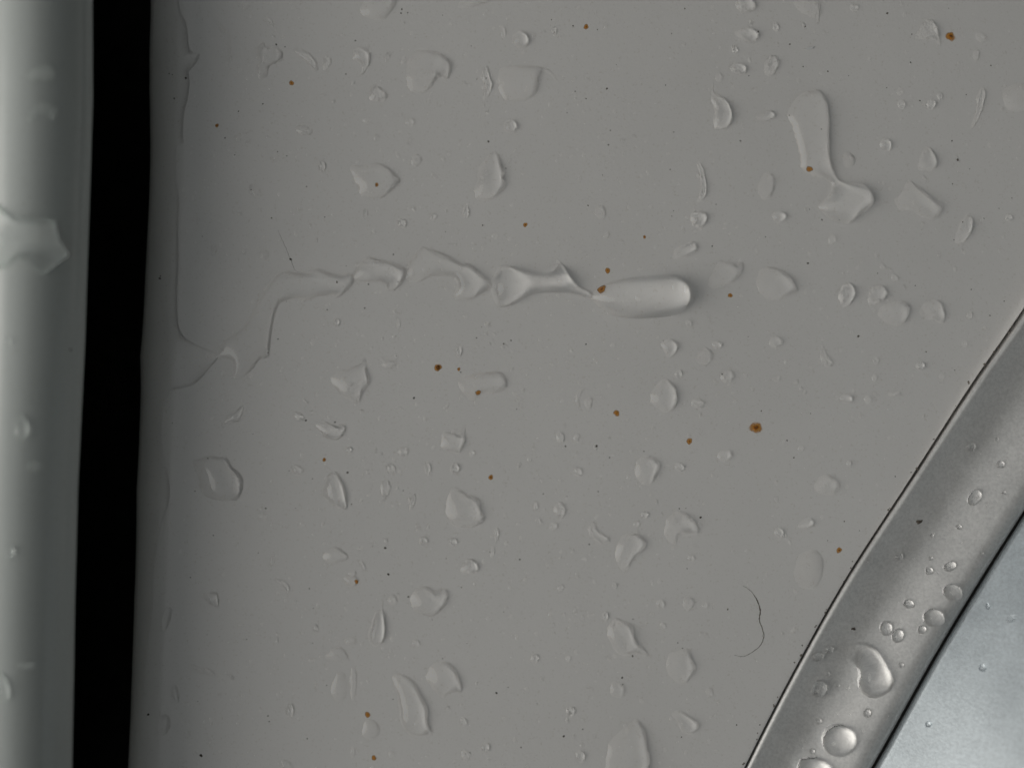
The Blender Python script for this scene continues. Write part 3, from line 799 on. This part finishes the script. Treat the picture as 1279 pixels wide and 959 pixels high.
# beads on the moulding
MOULD_DROPS = [
 ('large kidney-shaped bead of water in the middle of the silver moulding', Z(959, 719, (389, 362), (420, 338), (470, 331), (520, 350), (556, 385), (591, 440), (616, 490), (629, 530), (611, 571), (570, 601), (525, 611), (480, 596), (454, 560), (446, 520), (449, 480), (434, 440), (404, 405)), 62),
 ('largest round bead of water, low on the silver moulding', oval(1047.5, 924.5, 22.5, 20.5, 25, .02, 24), 70),
 ('big bead of water on the moulding, cut by the bottom edge', Z(959, 719, (143, 955), (165, 915), (230, 902), (290, 928), (322, 970), (315, 1045), (250, 1075), (170, 1050), (138, 1000)), 70),
 ('tilted oval bead alone high on the silver moulding', oval(1217, 621, 8, 11.5, 35, .03), 66),
 ('round bead nearest the seam with the blue-silver panel', oval(1189, 739, 12, 10.5, 20, .04), 66),
 ('round bead just below the one nearest the seam', oval(1165.5, 771, 14, 11.5, 15, .04), 66),
 ('small oval bead above the touching pair on the moulding', oval(1135, 754, 7.5, 5.5, 20, .05), 60),
 ('upper bead of the touching pair on the moulding', oval(1106.5, 784.5, 8, 9.5, -10, .04), 64),
 ('lower bead of the touching pair on the moulding', oval(1121, 793.5, 8, 9, 25, .04), 64),
 ('small bead beside the round bead, under its lower side', oval(1151.5, 786, 6, 5.5, 0, .05), 58),
 ('oval bead under the highest tiny ones, beside the small round bead', oval(1186.5, 707, 9, 6, -15, .05), 62),
 ('small round bead next to the oval bead above the seam bead', oval(1160.5, 712.5, 5.5, 5, 0, .05), 58),
 ('bead by the ribbed edge of the moulding, low down', oval(1022.5, 860, 10, 11, 10, .04), 62),
 ('upper of two small beads by the ribbed edge, over a fainter one', oval(1035.5, 811, 5.5, 6, 0, .05), 54),
 ('fainter lower one of two small beads by the ribbed edge', oval(1021.5, 819.5, 7.5, 6.5, 0, .05), 46),
 ('tiny bead straight above the bead by the ribbed edge', oval(1033.5, 841.5, 3.5, 4, 0, .06), 50),
 ('small bead high on the moulding above the tilted oval bead', oval(1250, 580, 5.5, 5, 0, .05), 54),
 ('faint bead high on the moulding in its dark band', oval(1212.5, 558, 7, 6, 10, .06), 36),
 ('tiny bead below the tilted oval bead, towards the ribbed edge', oval(1198, 658, 4.5, 3.2, 15, .06), 52),
 ('tiny faint bead at the top of the moulding', oval(1245.5, 549, 3, 3, 0, .06), 50),
 ('tiny bead beyond the tilted oval bead, near the seam', oval(1254, 615, 3.2, 3.2, 0, .06), 50),
 ('tiny bead just above the small round bead on the moulding', oval(1163, 697, 3.2, 3, 0, .06), 50),
 ('tiny bead in the dark band by the ribbed edge, beside a darker one', oval(1086.5, 702, 3.8, 4, 0, .06), 48),
 ('dim smudgy bead in the dark band of the moulding', oval(1123, 695, 5.5, 6.5, 0, .08), 38),
 ('tiny bead beside the tilted oval bead, towards the dark band', oval(1194, 600, 3, 3, 0, .06), 48),
 ('tiny bead between the tilted oval bead and the dirt fleck', oval(1179, 630, 3.2, 3, 0, .06), 48),
 ('tiny bead below the dirt fleck on the moulding', oval(1164, 669, 3, 3, 0, .06), 48),
 ('tiny bead near the seam above the seam bead', oval(1226, 691, 3, 3, 0, .06), 48),
 ('faint tiny bead beneath the kidney-shaped bead', oval(1083.5, 890, 5.5, 6, 0, .06), 40),
 ('tiny bead by the seam beneath the kidney-shaped bead', oval(1111, 893.5, 3.8, 4, 0, .06), 50),
 ('tiny bead just above the largest round bead', oval(1022, 900, 5, 4.6, 0, .06), 52),
 ('tiny bead between the largest round bead and the bottom one', oval(1014.5, 938, 4, 3.8, 0, .06), 50),
 ('tiny bead above the touching pair, in the dark band', oval(1094, 745, 3.6, 3.6, 0, .06), 48),
 ('tiny bead by the seam, below the small bead beside the round one', oval(1172, 792, 3, 3, 0, .06), 48),
 ('dark tiny bead beside the kidney-shaped bead, towards the seam', oval(1126, 830, 3.6, 3.6, 0, .06), 50),
 ('tiny bead between the kidney-shaped bead and the ribbed-edge bead', oval(1047, 856, 3, 3, 0, .06), 48),
]
for label, poly, ang in MOULD_DROPS:
    o = make_drop('water_bead', poly, on_moulding, ang * 0.97, 0.15, lam=60.0, mat=BEAD_WATER, step=max(0.5, min(1.4, (max(p[0] for p in poly) - min(p[0] for p in poly)) / 22)))
    tag(o, label, 'water bead', 'water beads on the silver moulding')

SILVER_DROPS = [
 ('clearest round drop on the blue-silver corner panel', oval(1228, 834, 8, 8, 0, .05), 34),
 ('wide faint drop at the top of the blue-silver corner panel', oval(1264, 773, 12, 9, -20, .08), 24),
 ('small drop on the blue-silver panel, beside the seam', oval(1160, 904, 5, 5, 0, .06), 36),
 ('small drop at the bottom edge of the blue-silver panel', oval(1169, 948, 5.5, 5, 0, .06), 36),
 ('tiny upright drop high on the blue-silver panel', oval(1234, 757, 3.6, 5, 0, .06), 36),
 ('thin slanting drop below the clearest one on the blue-silver panel', oval(1246, 855, 2.6, 5.5, 40, .06), 30),
]
for label, poly, ang in SILVER_DROPS:
    o = make_drop('water_drop', poly, on_silver, ang, 0.3, mat=BEAD_WATER)
    tag(o, label, 'water drop', 'water drops on the blue-silver panel')

# small droplets one can still pick out: (x, y, rx, ry, tilt, contact angle)
SMALL = [
 (337, 27, 2.5, 8, -35, 24), (408, 79, 5, 10, 8, 22), (484, 71, 3.5, 7, 15, 20), (504, 75, 3.5, 6, 15, 20), (628, 40, 3.6, 8, 0, 22), (458, 151, 5, 4, 0, 22), (512, 153, 6, 5, 0, 24), (380, 163, 11, 6, 10, 16),
 (402, 208, 4.5, 8, 0, 28), (470, 172, 4, 4, 0, 18), (345, 197, 5, 5, 0, 18), (520, 200, 7, 8, 0, 14), (692, 38, 4, 5, -30, 22), (918, 63, 3.5, 4.5, 0, 30), (756, 33, 2.5, 4, 0, 24), (898, 97, 5, 6, 0, 18), (1067, 10, 6, 5, 0, 22),
 (969, 34, 4, 6, -20, 22), (1225, 47, 7, 6, 40, 20), (1219, 69, 4, 7, 0, 20), (1126, 131, 5, 6, 0, 26), (1124, 115, 4, 5, 0, 20), (1163, 131, 5.5, 7, 10, 32), (1174, 120, 3.5, 5, 0, 22), (1106.5, 181, 7.5, 8, 0, 30), (1060, 200, 8, 10, 0, 12),
 (456, 266, 3, 6.5, 0, 26), (502, 279, 6, 6, 0, 26), (541, 271, 4, 5, 40, 24), (582, 265, 4, 8, 0, 28), (618, 295, 4, 4, 0, 22), (420, 403, 4.8, 4.8, 0, 32), (497, 404, 2.6, 7, 0, 26), (573, 439, 4, 8, 5, 26), (486, 455, 9, 6, 0, 18), (608, 405, 4, 4, 0, 20),
 (581, 395, 3, 3, 0, 24), (750, 265, 8, 8, 40, 14), (757, 294, 3, 5, 15, 24), (860, 404, 4.5, 4.5, 0, 26), (895.5, 431, 6.5, 5.5, 0, 26), (847.5, 467, 5, 5, 0, 26), (908, 470, 9, 8, 0, 24), (765, 431, 3, 3, 0, 24), (973, 271, 9, 7.5, -10, 34),
 (1039, 299, 4.5, 6.5, 15, 26), (1260, 272, 5, 4.5, 0, 26), (1117, 347, 5, 4, 50, 26), (1102, 333, 3, 4, 0, 22), (1211, 394, 4, 5, 0, 22), (1149.5, 457, 5, 6, 15, 36), (969, 427, 9, 7.5, 0, 24), (1094, 450, 4, 5, 0, 22), (1092, 472, 3, 5, 0, 24), (970, 473, 5, 4, 0, 22),
 (1057, 498, 8.5, 6, 10, 30), (1084, 499, 5, 5, 0, 22), (1117, 492, 8, 3.5, 0, 26), (973, 665, 6.5, 6, 0, 30), (1060, 579, 3.2, 4, 0, 32), (1000, 560, 4, 4, 0, 24), (905, 569, 9, 8, 0, 26), (872, 504, 9, 7, 0, 20), (849, 583, 6.5, 6, 0, 24), (785, 596, 3, 3, 0, 24),
 (435, 562, 5, 4.6, 0, 32), (371, 587, 8, 6.5, 20, 26), (373, 520, 8, 5, 35, 20), (589, 566, 4, 4.5, 0, 28), (504, 564, 7, 6, 0, 20), (488, 585, 5.5, 7, 0, 22), (534, 585, 3.5, 9, -5, 30), (568, 585, 6, 7, 15, 30), (481, 610, 7, 12, 10, 18), (515, 627, 3, 12, 15, 22),
 (566, 676, 5.5, 4.8, 0, 30), (529, 675, 6, 5, 30, 26), (440, 716, 5, 4, 0, 22), (452, 706, 3, 8, -25, 26), (620, 667, 3, 9, 0, 26), (615, 690, 2.5, 8, 10, 20), (699, 637, 7, 11, 0, 22), (691, 657, 5.5, 5, 0, 28), (672, 651, 3, 5, -25, 32), (669, 632, 2.5, 7, 0, 22),
 (805, 643, 5, 4.5, 0, 32), (795, 654, 4, 4.5, 0, 22), (730, 698, 3, 2.6, 0, 30), (863, 697, 4.5, 4, 0, 26), (722, 589, 5.5, 6, -20, 24), (700, 546, 5, 8, -10, 18), (720, 546, 4, 5, 0, 20), (756, 769, 4, 5, 0, 34), (767, 731, 3.6, 4, 0, 30), (825, 754, 5.5, 5.5, 0, 26),
 (880, 756, 4, 3.6, 0, 28), (860, 753, 7, 10, 0, 16), (668, 822, 5.5, 6, 0, 22), (709, 822, 3.6, 3.6, 0, 28), (725, 944, 6.5, 8, 0, 26), (713, 888, 6, 7, 20, 22), (886, 864, 5, 6, 0, 16), (700, 734, 4, 5, 30, 22), (828, 781, 4, 4, 0, 20),
 (490, 749, 6, 7, 0, 20), (519, 803, 5.5, 5, 0, 24), (437, 800, 6.5, 5, 0, 24), (424, 858, 10, 19, 0, 12), (441, 853, 5, 20, 0, 16), (362, 887, 6, 9, 0, 24), (463, 911, 11, 13, 0, 14), (606, 933, 6.5, 6, 30, 28), (579, 901, 4.5, 6, 0, 24), (440, 939, 3, 7, 0, 24),
 (357, 955, 8, 6, 30, 24), (582, 943, 6, 8, 0, 16), (394, 784, 4, 4.5, 0, 22), (489, 942, 4, 5, 0, 16), (208, 772, 5, 16, 15, 18), (219, 866, 4.5, 12, -15, 18), (205, 905, 8, 13, 15, 18), (247, 836, 3, 9, -55, 28), (262, 839, 3, 8, -50, 24), (289, 845, 2.5, 6, -45, 24),
 (328, 645, 6, 5, 0, 18), (340, 700, 3, 8, 10, 18), (300, 780, 3, 3, 0, 22), (276, 35, 2.5, 9, -35, 22), (287, 60, 2, 16, -5, 16), (297, 172, 4, 5, 30, 20), (318, 239, 10, 6, 50, 16), (267, 312, 4, 6, 0, 20), (330, 318, 6, 6, 0, 16), (306, 7, 5, 6, 0, 20),
 (735, 503, 5, 8, 0, 12), (661, 574, 3, 3, 0, 22), (1205, 430, 4, 4, 0, 20), (1229, 480 - 70, 3, 3, 0, 20), (1176, 470, 4, 3, 0, 20), (1075, 520, 3, 3, 0, 20),
]

def shape_word(rx, ry, ang, th):
    size = 'tiny' if max(rx, ry) < 5.2 else 'small'
    e = max(rx, ry) / min(rx, ry)
    sh = 'round' if e < 1.35 else 'oval' if e < 2.2 else 'streak-like'
    return ('faint ' if th <= 20 else '') + size + ' ' + sh

def side_word(dx, dy):
    a = math.degrees(math.atan2(-dy, dx)) % 360
    return ['beyond', 'above and beyond', 'above', 'above, gap side of', 'on the gap side of', 'below, gap side of', 'below', 'below and beyond'][int((a + 22.5) // 45) % 8]

used = {}
for x, y, rx, ry, ta, th in SMALL:
    o = make_drop('water_droplet', oval(x, y, rx, ry, ta, .10, 12), on_panel, th * 1.1, .5)
    near = sorted(LAND.items(), key=lambda kv: (kv[1][0] - x) ** 2 + (kv[1][1] - y) ** 2)
    done = False
    for k, (lx, ly) in near[:1]:
        d = math.hypot(lx - x, ly - y)
        base = f'{shape_word(rx, ry, ta, th)} droplet {"just " if d < 48 else ""}{side_word(x - lx, y - ly)} the {k}'
        for extra in ('', ', farther off', ', farthest off', ', leaning') :
            if base + extra not in used:
                label = base + extra; done = True
                break
        if done: break
    if not done:
        label = base + f', towards the {near[1][0]}'
    used[label] = 1
    tag(o, label, 'water droplet', 'small droplets on the white panel')

# the finest spray: too small to pick apart
def spray(name, count, surf, pick, label, r0, r1):
    vv, ff = [], []
    while count > 0:
        x, y, k = pick()
        if k < random.random(): continue
        count -= 1
        r = r0 + (r1 - r0) * random.random() ** 2.2
        st, ta = random.uniform(1.0, 1.9), random.gauss(math.pi / 2, 0.5)
        th = math.tan(math.radians(random.uniform(20, 42)) / 2)
        b0 = len(vv)
        q, nn = surf(x, y)
        vv.append(q + nn * (r * th / 10))
        rings = [(0.55, 0.68), (0.86, 0.26), (1.0, 0.0)]
        m = 9
        for rr, hh in rings:
            for i in range(m):
                a = 2 * math.pi * i / m
                lx, ly = r * rr * st * math.cos(a), r * rr * math.sin(a)
                dx, dy = (lx * math.cos(ta) - ly * math.sin(ta)) / 10, (lx * math.sin(ta) + ly * math.cos(ta)) / 10
                t1 = np.array([1, 0, -nn[0] / max(nn[2], .2)]); t2 = np.array([0, 1, -nn[1] / max(nn[2], .2)])
                vv.append(q + t1 * dx + t2 * dy + nn * (r * th * hh / 10 if hh else -0.008))
        for i in range(m):
            j = (i + 1) % m
            ff.append((b0, b0 + 1 + i, b0 + 1 + j))
            for s in range(2):
                a0, a1 = b0 + 1 + s * m, b0 + 1 + (s + 1) * m
                ff.append((a0 + i, a1 + i, a1 + j, a0 + j))
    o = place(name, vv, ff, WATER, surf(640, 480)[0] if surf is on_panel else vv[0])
    tag(o, label, 'spray', kind='stuff')
    return o

def pick_panel():
    x, y = random.uniform(225, 1275), random.uniform(-5, 965)
    lim = np.interp(y, C1[::1, 1], C1[::1, 0])
    if x > lim - 12: return x, y, 0
    cl = 0.5 + 0.5 * math.sin(x * 0.021 + 1.3 * math.sin(y * 0.013)) * math.sin(y * 0.017 + 0.8)
    mid = math.exp(-((x - 600) / 330) ** 2)
    return x, y, 0.15 + 0.5 * cl * (0.4 + 0.6 * mid)
spray('fine_droplets', 1900, on_panel, pick_panel, 'fine spray of pinhead droplets scattered over the white panel', 0.8, 2.8)

def pick_mould():
    i, s = random.randrange(30, 110), random.uniform(0.12, 0.95)
    p = C1d[i] * (1 - s) + C2d[i] * s
    return p[0], p[1], 1.0 if p[0] < 1285 and p[1] < 965 else 0.0
spray('moulding_spray', 90, on_moulding, pick_mould, 'fine spray of pinhead droplets on the silver moulding', 0.8, 2.2)
def pick_silver():
    i, s = random.randrange(30, 110), random.uniform(1.08, 2.0)
    p = C1d[i] * (1 - s) + C2d[i] * s
    return p[0], p[1], 1.0 if p[0] < 1285 and p[1] < 965 else 0.0
spray('silver_spray', 70, on_silver, pick_silver, 'fine spray of pinhead droplets on the blue-silver panel', 0.8, 2.4)

# ------------------------------------------------------------------ rust specks and dirt
def disc(cx, cy, r, surf, hgt, wob=0.22, m=16, seed=0):
    rr = random.Random(seed + int(cx * 7 + cy * 13))
    ph = [rr.uniform(0, 6.28) for _ in range(3)]
    q, nn = surf(cx, cy)
    V_, F_, A_ = [q + nn * hgt], [], [1.0]
    for k, (f, h, a) in enumerate([(0.45, 0.85, 1.0), (0.78, 0.45, 0.5), (1.0, 0.0, 0.0)]):
        for i in range(m):
            an = 2 * math.pi * i / m
            w_ = 1 + wob * (0.5 * math.sin(2 * an + ph[0]) + 0.35 * math.sin(3 * an + ph[1]) + 0.3 * math.sin(5 * an + ph[2]))
            p, n2 = surf(cx + r * f * w_ * math.cos(an), cy + r * f * w_ * math.sin(an))
            V_.append(p + n2 * (hgt * h + 0.010)); A_.append(a)
    for i in range(m):
        j = (i + 1) % m
        F_.append((0, 1 + j, 1 + i))
        for s in range(2):
            a0, a1 = 1 + s * m, 1 + (s + 1) * m
            F_.append((a0 + i, a0 + j, a1 + j, a1 + i))
    return V_, F_, A_, q

RUSTS = [
 (944, 534, 5.0, 9.5, 0, 'largest orange rust spot, in the lower half of the panel beside faint droplets'),
 (1187, 46, 4.0, 7.5, 0, 'bright orange-brown rust spot near the top outer corner'),
 (752, 362, 3.6, 7.0, 0, 'rust spot at the tail of the last rivulet bead'),
 (759, 338, 2.4, 4.5, 0, 'small rust dot just above the rust spot at the rivulet bead'),
 (547, 459, 4.0, 6.0, 1, 'ring-like brown rust spot under the middle of the rivulet'),
 (573, 461, 1.8, 2.8, 2, 'dark red dot between the ring-like rust spot and the flag-shaped drop'),
 (597, 490, 2.6, 4.5, 0, 'rust fleck in the lower edge of the flag-shaped drop'),
 (770, 516, 2.6, 5.0, 0, 'small rust dot between the arc-shaped trace and the helmet-shaped drop'),
 (861, 551, 2.6, 5.0, 0, 'small rust dot below the helmet-shaped drop, near the largest rust spot'),
 (613, 596, 2.8, 4.0, 1, 'dark olive-brown rust dot above the fin-shaped drop'),
 (364, 104, 2.3, 4.0, 0, 'orange rust dot below the slim curved drop, high near the gap'),
 (732, 34, 2.8, 4.2, 0, 'rust dot beside the clear round drop at the top'),
 (471, 231, 1.7, 3.0, 1, 'tiny rust speck inside the broad five-sided drop'),
 (1011, 211, 2.6, 5.0, 0, 'pale rust speck in the lower end of the L-shaped body'),
 (912, 369, 2.0, 3.6, 1, 'faint brown dot under the drop with the upturned tip'),
 (1048, 687, 2.8, 4.6, 2, 'red-brown rust dot close to the silver moulding'),
 (459, 892, 2.4, 4.6, 0, 'rust dot beside the tall torn-edged drop, upper of two'),
 (467, 946, 2.2, 4.0, 0, 'rust dot at the bottom, lower of the two by the torn-edged drop'),
 (656, 281, 2.0, 3.6, 2, 'reddish dot below the saw-toothed drop, above the rivulet'),
 (805, 296, 1.8, 2.6, 2, 'dark red dot above the last rivulet bead'),
 (405, 574, 1.9, 3.0, 1, 'brown dot between the boat-shaped and leaf-shaped drops'),
 (271, 157, 2.0, 3.0, 1, 'brown dot near the upper water film, beyond its ragged rim'),
 (445, 726, 2.0, 3.4, 0, 'rust touch on the rusty-edged small drop'),
]
for cx, cy, rc, rs, tone, label in RUSTS:
    q, _ = on_panel(cx, cy)
    e = empty('rust_speck', q)
    V_, F_, A_, _ = disc(cx, cy, rs * 0.85, on_panel, 0.0, 0.2, 18)
    place('stain', V_, F_, STAIN, q, e, attr=A_)
    V_, F_, A_, _ = disc(cx, cy, rc * (0.68 if rc > 3.3 else 0.42), on_panel, 0.05, 0.32, 14, 3)
    place('core', [p + np.array([0, 0, 0.012]) for p in V_], F_, RUST_DARK if tone else RUST, q, e)
    if rc > 3.3:
        V_, F_, A_, _ = disc(cx + 0.3, cy - 0.2, rc * 0.42, on_panel, 0.03, 0.4, 12, 9)
        place('pit', [p + np.array([0, 0, 0.062]) for p in V_], F_, RUST_DARK, q, e)
    tag(e, label, 'rust speck', 'rust specks on the white panel')
q, _ = on_silver(1210, 954)
e = empty('rust_speck', q)
V_, F_, A_, _ = disc(1210, 954, 9, on_silver, 0.0, 0.3, 18)
place('stain', V_, F_, STAIN, q, e, attr=A_)
V_, F_, A_, _ = disc(1208, 953, 2.6, on_silver, 0.06, 0.35, 14, 3)
place('core', [p + np.array([0, 0, 0.012]) for p in V_], F_, RUST, q, e)
tag(e, 'pale rust stain on the blue-silver panel at the bottom edge', 'rust speck')

SPECKS = [
 (610, 177, 1.7, 'black speck straight above the saw-toothed drop'), (434, 590, 1.8, 'black dot beside the upper tip of the leaf-shaped drop'),
 (1009, 329, 1.7, 'black speck above the pointed oval drop'), (758, 111, 1.6, 'dark speck in the open area beyond the hooked tail'),
 (345, 56, 1.5, 'dark speck on the tip of the two-legged drop'), (232, 98, 1.9, 'dark speck in the water film near the top'),
 (201, 348, 1.8, 'dark speck in the water film above the pool'), (88, 437, 1.8, 'dark speck on the lip of the rounded panel edge'),
 (251, 943, 2.6, 'dark fleck at the bottom near the gap, the larger one'), (185, 892, 2.0, 'dark fleck by the gap, above the one at the bottom'),
 (777, 846, 1.7, 'dark speck under the tail of the fish-shaped drop'), (790, 819, 1.5, 'dark speck touching the underside of the fish-shaped drop'),
 (1072, 420, 1.9, 'grey speck below the cluster of four drops'), (1108, 17, 1.8, 'grey speck at the top between the L-shaped drop and the corner'),
 (1196, 200, 1.9, 'grey speck above the slim leaning drop'), (485, 717, 1.9, 'dark speck above the bottle-shaped drop'),
 (481, 684, 1.9, 'grey speck below the faint streaks under the leaf-shaped drop'), (745, 557, 1.9, 'grey speck below the rust dot by the arc-shaped trace'),
 (875, 646, 1.9, 'grey speck touching the upper edge of the C-shaped drop'), (620, 865, 1.7, 'dark speck beyond the arrowhead-like drop'),
 (517, 497, 1.7, 'brown-grey speck between the ear-shaped and flag-shaped drops'), (363, 324, 2.0, 'dark speck above the start of the trail'),
 (704, 919, 1.8, 'dark speck between the torn-edged drop and the tall bottom drop'), (421, 353, 1.6, 'dark speck in the trail of the rivulet'),
 (382, 525, 1.6, 'dark speck above the boat-shaped drop'), (510, 745, 1.5, 'dark speck beside the mitten-shaped drop'),
]
for cx, cy, r, label in SPECKS:
    s_ = on_edge if cx < 100 else on_panel
    V_, F_, A_, q = disc(cx, cy, r * 0.72, s_, 0.06, 0.35, 10, 5)
    o = place('dirt_speck', V_, F_, DIRT, q)
    tag(o, label, 'dirt speck', 'dirt specks')

V_, F_, A_, q = disc(1148, 651.5, 3.2, on_moulding, 0.12, 0.6, 12, 5)
o = place('dirt_fleck', V_, F_, DIRT, q)
tag(o, 'dark dirt fleck alone on the silver moulding', 'dirt fleck')
V_, F_, A_, q = disc(1066, 785, 2.2, on_moulding, 0.10, 0.6, 12, 5)
o = place('dirt_fleck', V_, F_, DIRT, q)
tag(o, 'thin dark dash in the dark band of the moulding', 'dirt fleck')

vv, ff = [], []
for _ in range(190):                               # dust too fine to count
    x, y = random.uniform(190, 1270), random.uniform(0, 959)
    if x > np.interp(y, C1[:, 1], C1[:, 0]) - 8: continue
    V_, F_, A_, q = disc(x, y, random.uniform(0.45, 1.05), on_panel, 0.03, 0.4, 6, 2)
    b0 = len(vv); vv += V_; ff += [tuple(b0 + k for k in f) for f in F_]
o = place('dust', vv, ff, DIRT, on_panel(640, 480)[0])
tag(o, 'fine dark dust grains over the white panel', 'dust', kind='stuff')

def ribbon(name, pts, widths, surf, mat, hgt):
    P = [np.array(p, float) for p in pts]
    fine, wf = [], []
    for i in range(len(P) - 1):
        p0, p1, p2, p3 = P[max(i - 1, 0)], P[i], P[i + 1], P[min(i + 2, len(P) - 1)]
        for j in range(8):
            f = j / 8
            fine.append(0.5 * (2 * p1 + (p2 - p0) * f + (2 * p0 - 5 * p1 + 4 * p2 - p3) * f * f + (3 * p1 - p0 - 3 * p2 + p3) * f ** 3))
            wf.append(widths[i] * (1 - f) + widths[i + 1] * f)
    rows_ = []
    for i, p in enumerate(fine):
        t = fine[min(i + 1, len(fine) - 1)] - fine[max(i - 1, 0)]
        t /= np.linalg.norm(t) + 1e-9
        nrm = np.array([-t[1], t[0]])
        w_ = wf[i] * random.uniform(0.55, 1.35)
        p = p + nrm * random.gauss(0, 0.18)
        row = []
        for s, h in ((-1, 0.0), (-0.5, 0.8), (0, 1.0), (0.5, 0.8), (1, 0.0)):
            q, nn = surf(*(p + nrm * w_ * s))
            row.append(q + nn * (hgt * h + 0.003))
        rows_.append(row)
    v, f = strip_mesh(rows_)
    return place(name, v, f, mat, surf(*P[len(P) // 2])[0])
o = ribbon('dirt_line', Z(640, 719, (1150, 48), (1190, 75), (1220, 118), (1238, 170), (1234, 220), (1250, 270), (1256, 305), (1236, 350), (1190, 385), (1150, 402), (1105, 394)),
           [0.1, 0.25, 0.6, 0.95, 0.7, 0.5, 0.55, 0.4, 0.35, 0.25, 0.08], on_panel, FADED, 0.03)
tag(o, 'thin curved dark dirt line left by a dried drop near the moulding', 'dirt line')
o = ribbon('scratch', Z(320, 240, (108, 190), (135, 250), (172, 335), (195, 390), (235, 405)), [0.06, 0.12, 0.18, 0.14, 0.06], on_panel, FADED, 0.015)
tag(o, 'hair-thin slanting scratch above the start of the trail', 'scratch')
o = ribbon('paint_flake', Z(959, 0, (182, 248), (205, 243), (222, 240), (230, 234)), [0.6, 1.6, 1.6, 0.4], on_panel, CHIP, 0.12)
tag(o, 'tiny curled white flake above the L-shaped drop', 'flake')

vv, ff = [], []
for _ in range(42):                                # grime caught along the seam of the moulding
    i = random.randrange(28, 118)
    p = C1d[i] + (C1d[i + 1] - C1d[i]) * random.random() - (C2d[i] - C1d[i]) * random.uniform(0.022, 0.06) * random.random() ** 0.5
    if not (0 < p[0] < 1279 and 0 < p[1] < 959): continue
    V_, F_, A_, q = disc(p[0], p[1], random.uniform(0.5, 1.7) * random.random() ** 0.5 + 0.3, on_panel, 0.05, 0.5, 7, 4)
    b0 = len(vv); vv += V_; ff += [tuple(b0 + k for k in f) for f in F_]
o = place('grime', vv, ff, FADED, vv[0])
tag(o, 'crumbs of grime along the seam between white panel and silver moulding', 'grime', kind='stuff')
